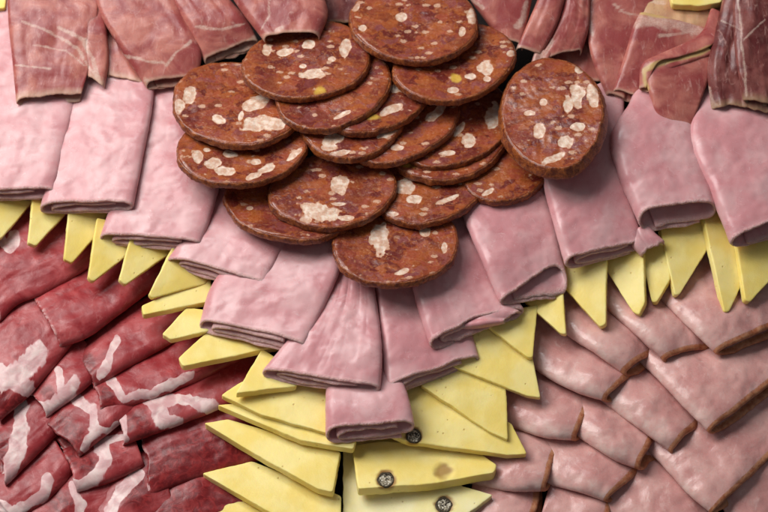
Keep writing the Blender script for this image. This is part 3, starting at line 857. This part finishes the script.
Lo('broad dim loin slice reaching the bottom edge below the stepped middle row', [(690, 548, 5, 714, 512, 2, 12), (655, 530, 5, 690, 476, 2, 12), (610, 515, 3, 655, 452, 2, 11), (590, 490, 2, 640, 435, 2, 9)], seed=74, rind=3)
Lo('pale loin corner at the bottom right corner of the picture', [(742, 545, 3, 815, 490, 2, 10), (722, 500, 3, 790, 440, 2, 10)], seed=75, rind=2)
Lo('loin slice at the bottom with its brown end below the square-ended one', [(605, 499, 13, 637, 466, 5, 12), (580, 491, 13, 603, 442, 3, 12), (549, 482, 9, 576, 425, 2, 11), (522, 468, 5, 550, 410, 2, 9)], seed=71)
Lo('largest pale loin slice at the lower right with a long straight brown edge', [(712, 511, 17, 800, 424, 5, 13), (690, 492, 16, 768, 398, 3, 13), (662, 461, 13, 735, 372, 2, 12), (640, 440, 7, 700, 350, 2, 10)], seed=72)
Lo('loin slice left of the stepped row with a flat brown end, beside the straight-edged cheese', [(574, 438, 17, 588, 395, 7, 13), (545, 436, 17, 560, 384, 5, 13), (510, 424, 11, 525, 370, 2, 11), (480, 412, 5, 492, 360, 2, 9)], seed=65)
Lo('loin slice in the middle of the lower right, its brown end curled and darkened', [(637, 466, 19, 650, 434, 9, 13), (610, 456, 19, 628, 412, 7, 13), (577, 434, 15, 595, 392, 3, 12), (552, 415, 7, 570, 370, 2, 9)], seed=68)
Lo('loin slice right of the darkened one, its brown rim slanting up to the broad slice', [(670, 449, 23, 698, 420, 13, 13), (640, 427, 23, 668, 380, 9, 13), (604, 401, 17, 640, 355, 3, 12), (583, 382, 9, 612, 335, 2, 9)], seed=69)
Lo('broad loin slice in the middle right with a big curled brown corner', [(709, 430, 29, 790, 366, 13, 14), (685, 406, 28, 748, 340, 9, 14), (653, 372, 23, 712, 320, 5, 12), (628, 350, 13, 685, 300, 2, 10)], seed=70)
Lo('loin slice with a short brown curl, right beside the sharp cheese point', [(604, 399, 27, 631, 372, 15, 12), (575, 390, 26, 602, 350, 13, 12), (540, 371, 21, 567, 325, 5, 11), (512, 345, 11, 545, 300, 2, 9)], seed=64)
Lo('loin slice just below the small and broad cheese triangles', [(624, 371, 31, 651, 349, 19, 12), (595, 352, 31, 640, 325, 17, 12), (563, 330, 25, 612, 298, 7, 11), (540, 305, 15, 590, 275, 2, 9)], seed=63)
Lo('loin slice right below the torn ham scrap with a wavy brown lower rim', [(663, 357, 33, 708, 346, 23, 12), (640, 337, 33, 692, 322, 19, 12), (606, 305, 25, 665, 290, 9, 11), (585, 280, 13, 640, 262, 2, 9)], seed=62)
Lo('loin slice at the right edge directly under the rightmost cheese tips', [(716, 351, 33, 800, 312, 19, 13), (692, 328, 33, 772, 285, 15, 13), (660, 296, 23, 740, 250, 5, 11), (640, 268, 11, 720, 225, 2, 9)], seed=61)

# ------------------------------------------------------------------ boiled ham rolls
def Ha(label, st, seed=0, sec='spiral', **kw):
    k = dict(thick=3.4, jag=1.2, bumpy=1.1, crease=.15, ext=6.0, rim=3.5)
    k.update(kw)
    return roll_thing('boiled_ham_roll', 'boiled ham', label, 'pink boiled ham rolls laid in a curve', M['ham'], st, sec, seed=seed, **k)
Ha('small boiled ham roll at the bottom of the curve, lying on the cheese slices', [(327, 432, 50, 413, 424, 50, 17), (327, 410, 52, 408, 402, 52, 16), (328, 385, 48, 400, 378, 48, 13), (332, 355, 42, 390, 350, 42, 10)], seed=86, ext=9, jag=1.8)
Ha('sixth ham roll from the left, wrinkled, its right side sweeping over the small bottom roll', [(265, 370, 50, 380, 388, 62, 14), (292, 338, 54, 381, 350, 62, 14), (318, 300, 50, 376, 305, 54, 13), (335, 255, 44, 368, 260, 44, 11)], seed=85, ext=6, crease=.6, dark=None, bow=-2)
Ha('fifth ham roll from the left with a loose flap at its torn left corner', [(203, 322, 44, 305, 345, 60, 13), (212, 290, 46, 326, 302, 60, 14), (232, 262, 48, 342, 262, 58, 13), (270, 220, 44, 352, 222, 46, 11)], seed=84, ext=8)
Ha('fourth ham roll from the left, short, in the shade of the salami', [(170, 260, 44, 265, 284, 56, 14), (184, 240, 46, 281, 252, 56, 13), (205, 210, 44, 300, 218, 50, 12), (222, 180, 40, 310, 185, 42, 10)], seed=83)
Ha('third ham roll from the left, disappearing under the stacked salami', [(103, 236, 42, 201, 243, 54, 14), (116, 198, 44, 213, 208, 54, 14), (136, 145, 46, 226, 150, 52, 13), (150, 80, 42, 225, 80, 44, 11)], seed=82)
Ha('leftmost boiled ham roll, running out of the left edge', [(-52, 196, 40, 55, 191, 50, 15), (-45, 145, 42, 66, 140, 50, 15), (-40, 90, 42, 78, 92, 48, 14), (-25, 30, 44, 85, 40, 46, 12), (-15, -30, 44, 85, -20, 44, 10)], seed=80)
Ha('second ham roll from the left, smooth and upright under the draped cured ham', [(43, 206, 44, 134, 204, 58, 15), (55, 165, 46, 141, 166, 58, 15), (70, 110, 46, 151, 112, 54, 14), (85, 60, 44, 155, 62, 48, 11)], seed=81)
Ha('seventh ham roll from the left, right under the lowest salami slice', [(386, 388, 52, 476, 357, 40, 14), (381, 340, 54, 464, 322, 38, 14), (376, 295, 48, 445, 278, 36, 13), (372, 250, 40, 430, 245, 34, 11)], seed=87, ext=7)
Ha('eighth ham roll with the most ragged crumbly end, right of the lowest salami slice', [(428, 340, 60, 520, 308, 48, 14), (415, 295, 62, 492, 270, 44, 14), (410, 260, 56, 480, 240, 40, 13), (415, 215, 44, 462, 205, 36, 11)], seed=88, jag=2.6, ext=9, crease=.5)
Ha('ninth ham roll with its top layer torn back over a long lower layer', [(500, 300, 66, 560, 263, 54, 11), (483, 262, 68, 553, 224, 54, 12), (463, 213, 60, 544, 186, 52, 13), (458, 180, 50, 532, 160, 46, 11)], seed=89, sec='open', jag=1.8, ext=3, exta=34)
Ha('tenth ham roll, glossy, just right of the torn-back one', [(565, 261, 66, 640, 243, 54, 14), (553, 218, 70, 630, 205, 56, 14), (544, 180, 66, 622, 155, 56, 13), (542, 140, 58, 622, 105, 52, 11), (545, 110, 50, 622, 75, 46, 9)], seed=90, ext=7)
Ha('widest open ham roll, its tube-like end gaping over the cheese, below the round salami slice', [(637, 215, 66, 712, 204, 60, 22), (618, 172, 68, 702, 166, 60, 20), (612, 135, 66, 694, 135, 60, 17), (632, 100, 60, 692, 98, 56, 13), (640, 60, 50, 670, 65, 50, 11)], seed=91, sec='open', ext=14, jag=1.3)
Ha('rightmost ham roll, running out of the right edge with a rolled dark opening', [(730, 239, 68, 808, 218, 58, 20), (709, 187, 70, 796, 174, 60, 18), (690, 138, 66, 786, 130, 60, 16), (700, 98, 60, 780, 95, 56, 13), (716, 70, 54, 780, 66, 52, 11)], seed=92, sec='open', ext=8)
# torn scraps of ham
def scrap(label, st, seed, **kw):
    k = dict(thick=2.6, jag=2.2, bumpy=1.6, crease=1.8, ext=1, rim=5)
    k.update(kw)
    return roll_thing('ham_scrap', 'ham scrap', label, 'torn scraps of boiled ham', M['ham'], st, 'drape', seed=seed, **k)
scrap('torn ham scrap between the tenth roll and the gaping wide roll', [(643, 256, 58, 664, 243, 56, 7), (634, 246, 60, 654, 234, 58, 8), (630, 234, 60, 648, 224, 58, 8)], 94)
scrap('crumpled ham scrap at the end of the eighth roll, on the cheese', [(504, 322, 60, 520, 312, 58, 6), (482, 326, 60, 500, 306, 58, 9), (462, 328, 58, 480, 312, 58, 8)], 95)

# ------------------------------------------------------------------ cured ham, top row
def Pr(label, st, seed=0, sec='cfold', mat='prosc', **kw):
    k = dict(thick=1.4, jag=2.6, bumpy=1.1, crease=.6, ext=4.0, rim=4, fatw=1.0)
    k.update(kw)
    return roll_thing('cured_ham_fold', 'cured ham', label, 'folded cured ham along the top', M[mat], st, sec, seed=seed, **k)
Pr('thin brownish cured ham flap showing between the first two big folds at the top left', [(108, 76, 60, 143, 83, 60, 5), (104, 45, 58, 132, 55, 58, 6), (100, 10, 56, 125, 15, 56, 6)], seed=101, rim=8)
Pr('first cured ham drape at the top left, with side fold and pale hem', [(17, 102, 62, 82, 95, 62, 9), (13, 60, 64, 92, 58, 64, 10), (9, 20, 66, 98, 16, 66, 11), (8, -40, 66, 98, -40, 66, 11)], seed=102, rim=9, jag=2.4,
   fat=[([(22, 22), (50, 32), (78, 48), (96, 78)], 1.6), ([(34, 45), (66, 50), (84, 66)], 1.0), ([(16, 65), (50, 68)], 1.0), ([(60, 28), (84, 40), (97, 70), (100, 82)], 3.0)],
   subs=[([(88, 78, 64, 104, 86, 62, 7), (84, 45, 66, 108, 54, 64, 9), (78, 0, 66, 103, 0, 66, 10)], 'drape', dict(jag=2.0, bumpy=1, crease=.5, ext=1))])
Pr('second cured ham fold from the left with a white line across its rolled end', [(146, 84, 62, 196, 76, 62, 8), (122, 50, 66, 200, 50, 66, 13), (100, 12, 68, 180, 12, 68, 13), (84, -40, 68, 158, -40, 68, 13)], seed=103, sec='open', ext=7, jag=2.2,
   fat=[([(122, 55), (145, 60), (164, 63)], 1.5), ([(166, 66), (176, 52), (190, 42)], 1.6), ([(146, 80), (152, 84)], 3), ([(176, 96), (192, 82)], 2.0)])
Pr('third cured ham fold from the left with a white-edged lip touching the salami', [(204, 60, 64, 256, 38, 64, 8), (190, 32, 68, 246, 18, 68, 13), (170, -5, 70, 226, -5, 70, 13), (155, -40, 70, 210, -40, 70, 13)], seed=104, sec='open', ext=7, jag=1.8,
   fat=[([(203, 64), (222, 54), (244, 48), (258, 34)], 3.0), ([(196, 26), (222, 30), (244, 24)], 1.2)])
Pr('fourth cured ham fold, glossy, resting on the back of the salami pile', [(264, 37, 88, 318, 34, 88, 10), (244, 12, 88, 327, 12, 88, 11), (230, -10, 88, 322, -8, 88, 11), (220, -40, 88, 315, -40, 88, 11)], seed=105, jag=.8, sec='drape',
   fat=[([(268, 0), (269, 16), (262, 30)], 1.0), ([(276, 30), (282, 28)], 3)])
Pr('dark narrow cured ham end hidden behind the topmost salami slice', [(312, 24, 60, 372, 26, 60, 9), (308, -5, 66, 375, -5, 66, 9), (305, -40, 70, 375, -40, 70, 9)], seed=106, mat='prosc_dark')
Pr('leftmost fan-shaped cured ham tongue in the right group, next to the topmost salami', [(504, 41, 70, 521, 46, 70, 8), (484, 16, 74, 526, 24, 74, 11), (468, -8, 76, 532, -6, 76, 12), (458, -40, 76, 535, -40, 76, 12)], seed=107, sec='drape', jag=1.0,
   fat=[([(526, 2), (524, 18), (516, 26)], 3.0), ([(470, -2), (482, 8)], 2)])
Pr('second cured ham tongue with a tiny white tip', [(516, 49, 72, 541, 54, 70, 9), (528, 22, 76, 556, 26, 74, 11), (540, -8, 78, 566, -8, 76, 12), (545, -40, 78, 572, -40, 76, 12)], seed=108, sec='drape', jag=1.2,
   fat=[([(517, 46), (521, 53)], 3.5)])
Pr('third cured ham tongue with a lumpy white fat knob at its tip', [(536, 62, 68, 582, 50, 66, 8), (556, 28, 72, 588, 28, 70, 10), (564, -5, 74, 590, -5, 72, 11), (566, -40, 74, 594, -40, 72, 11)], seed=109, sec='drape', jag=1.6,
   fat=[([(536, 54), (540, 66)], 7), ([(552, 40), (546, 52)], 2.5)],
   subs=[([(531, 66, 66, 545, 70, 66, 7), (536, 50, 68, 552, 54, 68, 9)], 'drape', dict(jag=2.0, bumpy=2, crease=1.5))])
Pr('dim cured ham piece in the shade behind the round salami slice and the tongues', [(536, 84, 46, 622, 82, 44, 8), (540, 50, 52, 620, 50, 48, 8), (545, 10, 56, 600, 10, 52, 8), (545, -40, 56, 600, -40, 52, 8)], seed=115, sec='drape', jag=1.5)
Pr('plain rosy cured ham sheet sloping down behind the round salami slice', [(607, 94, 58, 624, 98, 58, 7), (592, 58, 62, 632, 60, 62, 9), (586, 20, 66, 645, 24, 64, 9), (582, -10, 68, 662, -8, 64, 9), (580, -40, 68, 665, -40, 64, 9)], seed=110, jag=1.0,
   fat=[([(589, 15), (593, 35)], 1.5), ([(615, 5), (622, 12), (640, 16)], 1.2)])
Pr('amber-edged cured ham band looping behind the folded sheet at the top right', [(640, 20, 66, 716, 44, 66, 9), (634, 6, 64, 720, 22, 64, 9), (620, -10, 62, 716, 2, 62, 9), (612, -40, 58, 655, -40, 58, 9)], seed=111, mat='tan', jag=.8, rim=5, fat=[([(640, 0), (665, 2)], 2)])
Pr('rosy cured ham sheet with a broad creamy fat band along its upper edge', [(614, 90, 62, 654, 106, 58, 8), (624, 58, 68, 672, 76, 62, 10), (633, 28, 72, 700, 46, 66, 10), (640, 13, 73, 709, 30, 68, 9)], seed=112, jag=1.0, rim=3, fatw=1.0,
   fat=[([(637, 21), (655, 22), (680, 24), (704, 32)], 6.5), ([(660, 36), (690, 32), (706, 34)], 2.0)], dark=[([(640, 13), (672, 17), (700, 20), (712, 32)], 2.0)])
Pr('cured ham sheet hanging from a double amber fold above the wide ham roll', [(666, 134, 66, 687, 137, 66, 7), (656, 112, 72, 700, 102, 70, 10), (647, 84, 76, 712, 68, 72, 12), (648, 64, 78, 716, 44, 74, 11)], seed=113, jag=1.6, rim=4, fatw=1.0,
   fat=[([(668, 134), (682, 138)], 2.0)], dark=[([(646, 88), (645, 70), (658, 64), (690, 56), (714, 46)], 2.2)],
   subs=[([(643, 90, 72, 650, 88, 78, 7), (644, 66, 78, 660, 64, 84, 8), (665, 54, 80, 682, 58, 85, 8), (700, 36, 78, 716, 44, 82, 8), (712, 10, 74, 722, 14, 76, 8)], 'cfold', dict(jag=1.0, bumpy=.6, crease=.5, ext=1)),
         ([(648, 70, 78, 656, 76, 80, 6), (672, 60, 82, 680, 66, 82, 6), (704, 46, 80, 714, 54, 80, 6)], 'drape', dict(jag=.8, bumpy=.4, crease=.4))])
Pr('dark draped cured ham at the top right corner with a pale crusty hem', [(712, 106, 72, 800, 122, 72, 11), (708, 68, 78, 798, 74, 76, 14), (716, 30, 82, 798, 34, 80, 15), (724, -6, 84, 798, -6, 82, 15), (730, -40, 84, 798, -40, 82, 15)], seed=114, mat='prosc_dark', jag=3, rim=9, crease=1.6,
   fat=[([(738, -5), (741, 30), (744, 60), (747, 96)], 1.0), ([(741, 30), (722, 20)], .8), ([(744, 40), (765, 20)], .8), ([(709, 88), (712, 104), (724, 112)], 3.2)],
   subs=[([(744, 98, 88, 800, 114, 80, 8), (736, 55, 94, 800, 60, 84, 12), (734, 10, 96, 800, 12, 86, 12), (736, -40, 96, 800, -40, 86, 12)], 'lip', dict(jag=2, bumpy=1.4, crease=1.4, ext=1))])

# ------------------------------------------------------------------ salami slices
salami('lowest salami slice of the pile, with one tall white fat piece', 395, 243, 64, 42, -3, 0, [(380, 239, 9, 15), (402, 272, 9, 2.5, -15), (425, 232, 6, 4.5), (444, 247, 3, 6)], seed=201)
salami('salami slice poking out on the left beneath the one with two large fat pieces', 291, 202, 66, 39, 8, .9, [(250, 208, 3, 2)], seed=202)
salami('salami slice with pale patches, tucked between the lowest slice and the middle right ones', 430, 186, 58, 37, -14, .95, [(404, 186, 9, 8), (415, 199, 8, 4.5), (391, 214, 7, 2.5), (446, 200, 12, 2.5, -20)], seed=203)
salami('salami slice showing only its lower rim beneath the round right-hand slice', 505, 168, 46, 33, -10, 1.2, [(488, 192, 7, 2.5, -30)], seed=204, group='salami slices piled in the middle')
salami('central salami slice with a square fat piece and a long curved fat piece', 332, 190, 64, 38, -7, 1.95, [(340, 186, 8, 9), (318, 212, 22, 8, 10), (346, 218, 8, 3), (306, 220, 7, 3), (338, 204, 7, 2)], seed=205)
salami('bottom slice of the middle right stack, only a yellowish rim showing', 452, 141, 60, 39, -18, 2.2, [], [(402, 163, 12, 3.5, 14)], seed=206)
salami('middle right salami slice with one big oval fat piece at its right end', 455, 124, 61, 39, -20, 3.2, [(494, 116, 8, 12, 15), (469, 141, 7, 7), (459, 130, 8, 3.5, -50), (448, 153, 9, 2.5)], seed=207)
salami('left salami slice with many small fat pieces in a row, under the orange one', 242, 147, 66, 38, -7, 4.3, [(197, 156, 6, 6), (212, 163, 8, 5), (230, 154, 7, 4), (225, 171, 10, 4.5), (265, 169, 9, 3.5, -20), (255, 162, 5, 3), (253, 176, 8, 3, -20), (294, 155, 9, 3, -40), (208, 150, 4, 2)], seed=208)
salami('salami slice edge fourth from the top of the overlapping middle column', 402, 122, 59, 37, -22, 4.1, [(436, 114, 11, 5, -40), (397, 148, 6, 3)], seed=209)
salami('salami slice peeping out with a double white fat piece at its left end', 353, 120, 52, 38, -12, 5.0, [(336, 137, 13, 6, -25), (329, 147, 9, 4), (340, 153, 9, 2.5, -10), (387, 133, 11, 4, -20)], seed=210)
salami('orange salami slice at the left edge of the pile with two long fat pieces', 237, 104, 65, 42, 6, 5.7, [(190, 95, 6, 8), (179, 107, 5, 8), (256, 103, 14, 6, -20), (260, 124, 19, 7, -5), (218, 119, 7, 4, 30), (279, 126, 8, 4, -20), (241, 116, 2.5, 5, 20)], seed=211)
salami('salami slice with slanting streaks behind the centre, third of the middle column', 378, 94, 58, 36, -22, 6.0, [(399, 86, 8, 7), (390, 110, 11, 4, -25), (425, 92, 5, 3)], [(373, 117, 6, 3)], seed=212)
salami('dark salami slice almost without fat, directly beneath the flecked upper left slice', 333, 88, 60, 39, -18, 7.0, [(344, 114, 10, 2, -25)], seed=213)
salami('upper middle salami slice with a yellow speck, under the topmost one', 454, 62, 62, 38, -10, 7.6, [(486, 68, 8, 7), (453, 90, 6, 3), (511, 53, 5, 3), (487, 79, 4, 2.5), (470, 76, 5, 3)], [(457, 78, 5.5, 4)], seed=214)
salami('upper left salami slice flecked with oval white fat, just below the cured ham', 307, 60, 65, 38, -8, 8.0, [(344, 47, 6, 9, 15), (309, 45, 6, 4), (285, 52, 8, 3.5, -10), (267, 50, 5, 7, 20), (313, 74, 12, 5, -5), (332, 59, 4, 2.5), (303, 66, 4, 2)], [(320, 92, 5, 6)], seed=215)
salami('topmost salami slice at the top edge, mottled brown', 414, 22, 65, 40, 4, 9.2, [(472, 16, 6, 9), (355, 5, 6, 5), (462, 31, 3.5, 5), (401, 17, 6, 4), (362, 28, 4, 3)], seed=216)
salami('round salami slice standing apart on the right, facing the camera', 553, 114, 51, 54, -14, 3, [(576, 95, 7, 14, 5), (568, 106, 5, 9), (593, 98, 6, 11, -10), (579, 69, 5, 5), (598, 83, 4, 5), (539, 131, 6, 7), (566, 142, 7, 6), (579, 127, 7, 4), (530, 113, 6, 3), (552, 159, 13, 4, -25), (543, 102, 4, 3)], seed=217, z=104, gx=.12, gy=-.22, t=13, wide=4.0)
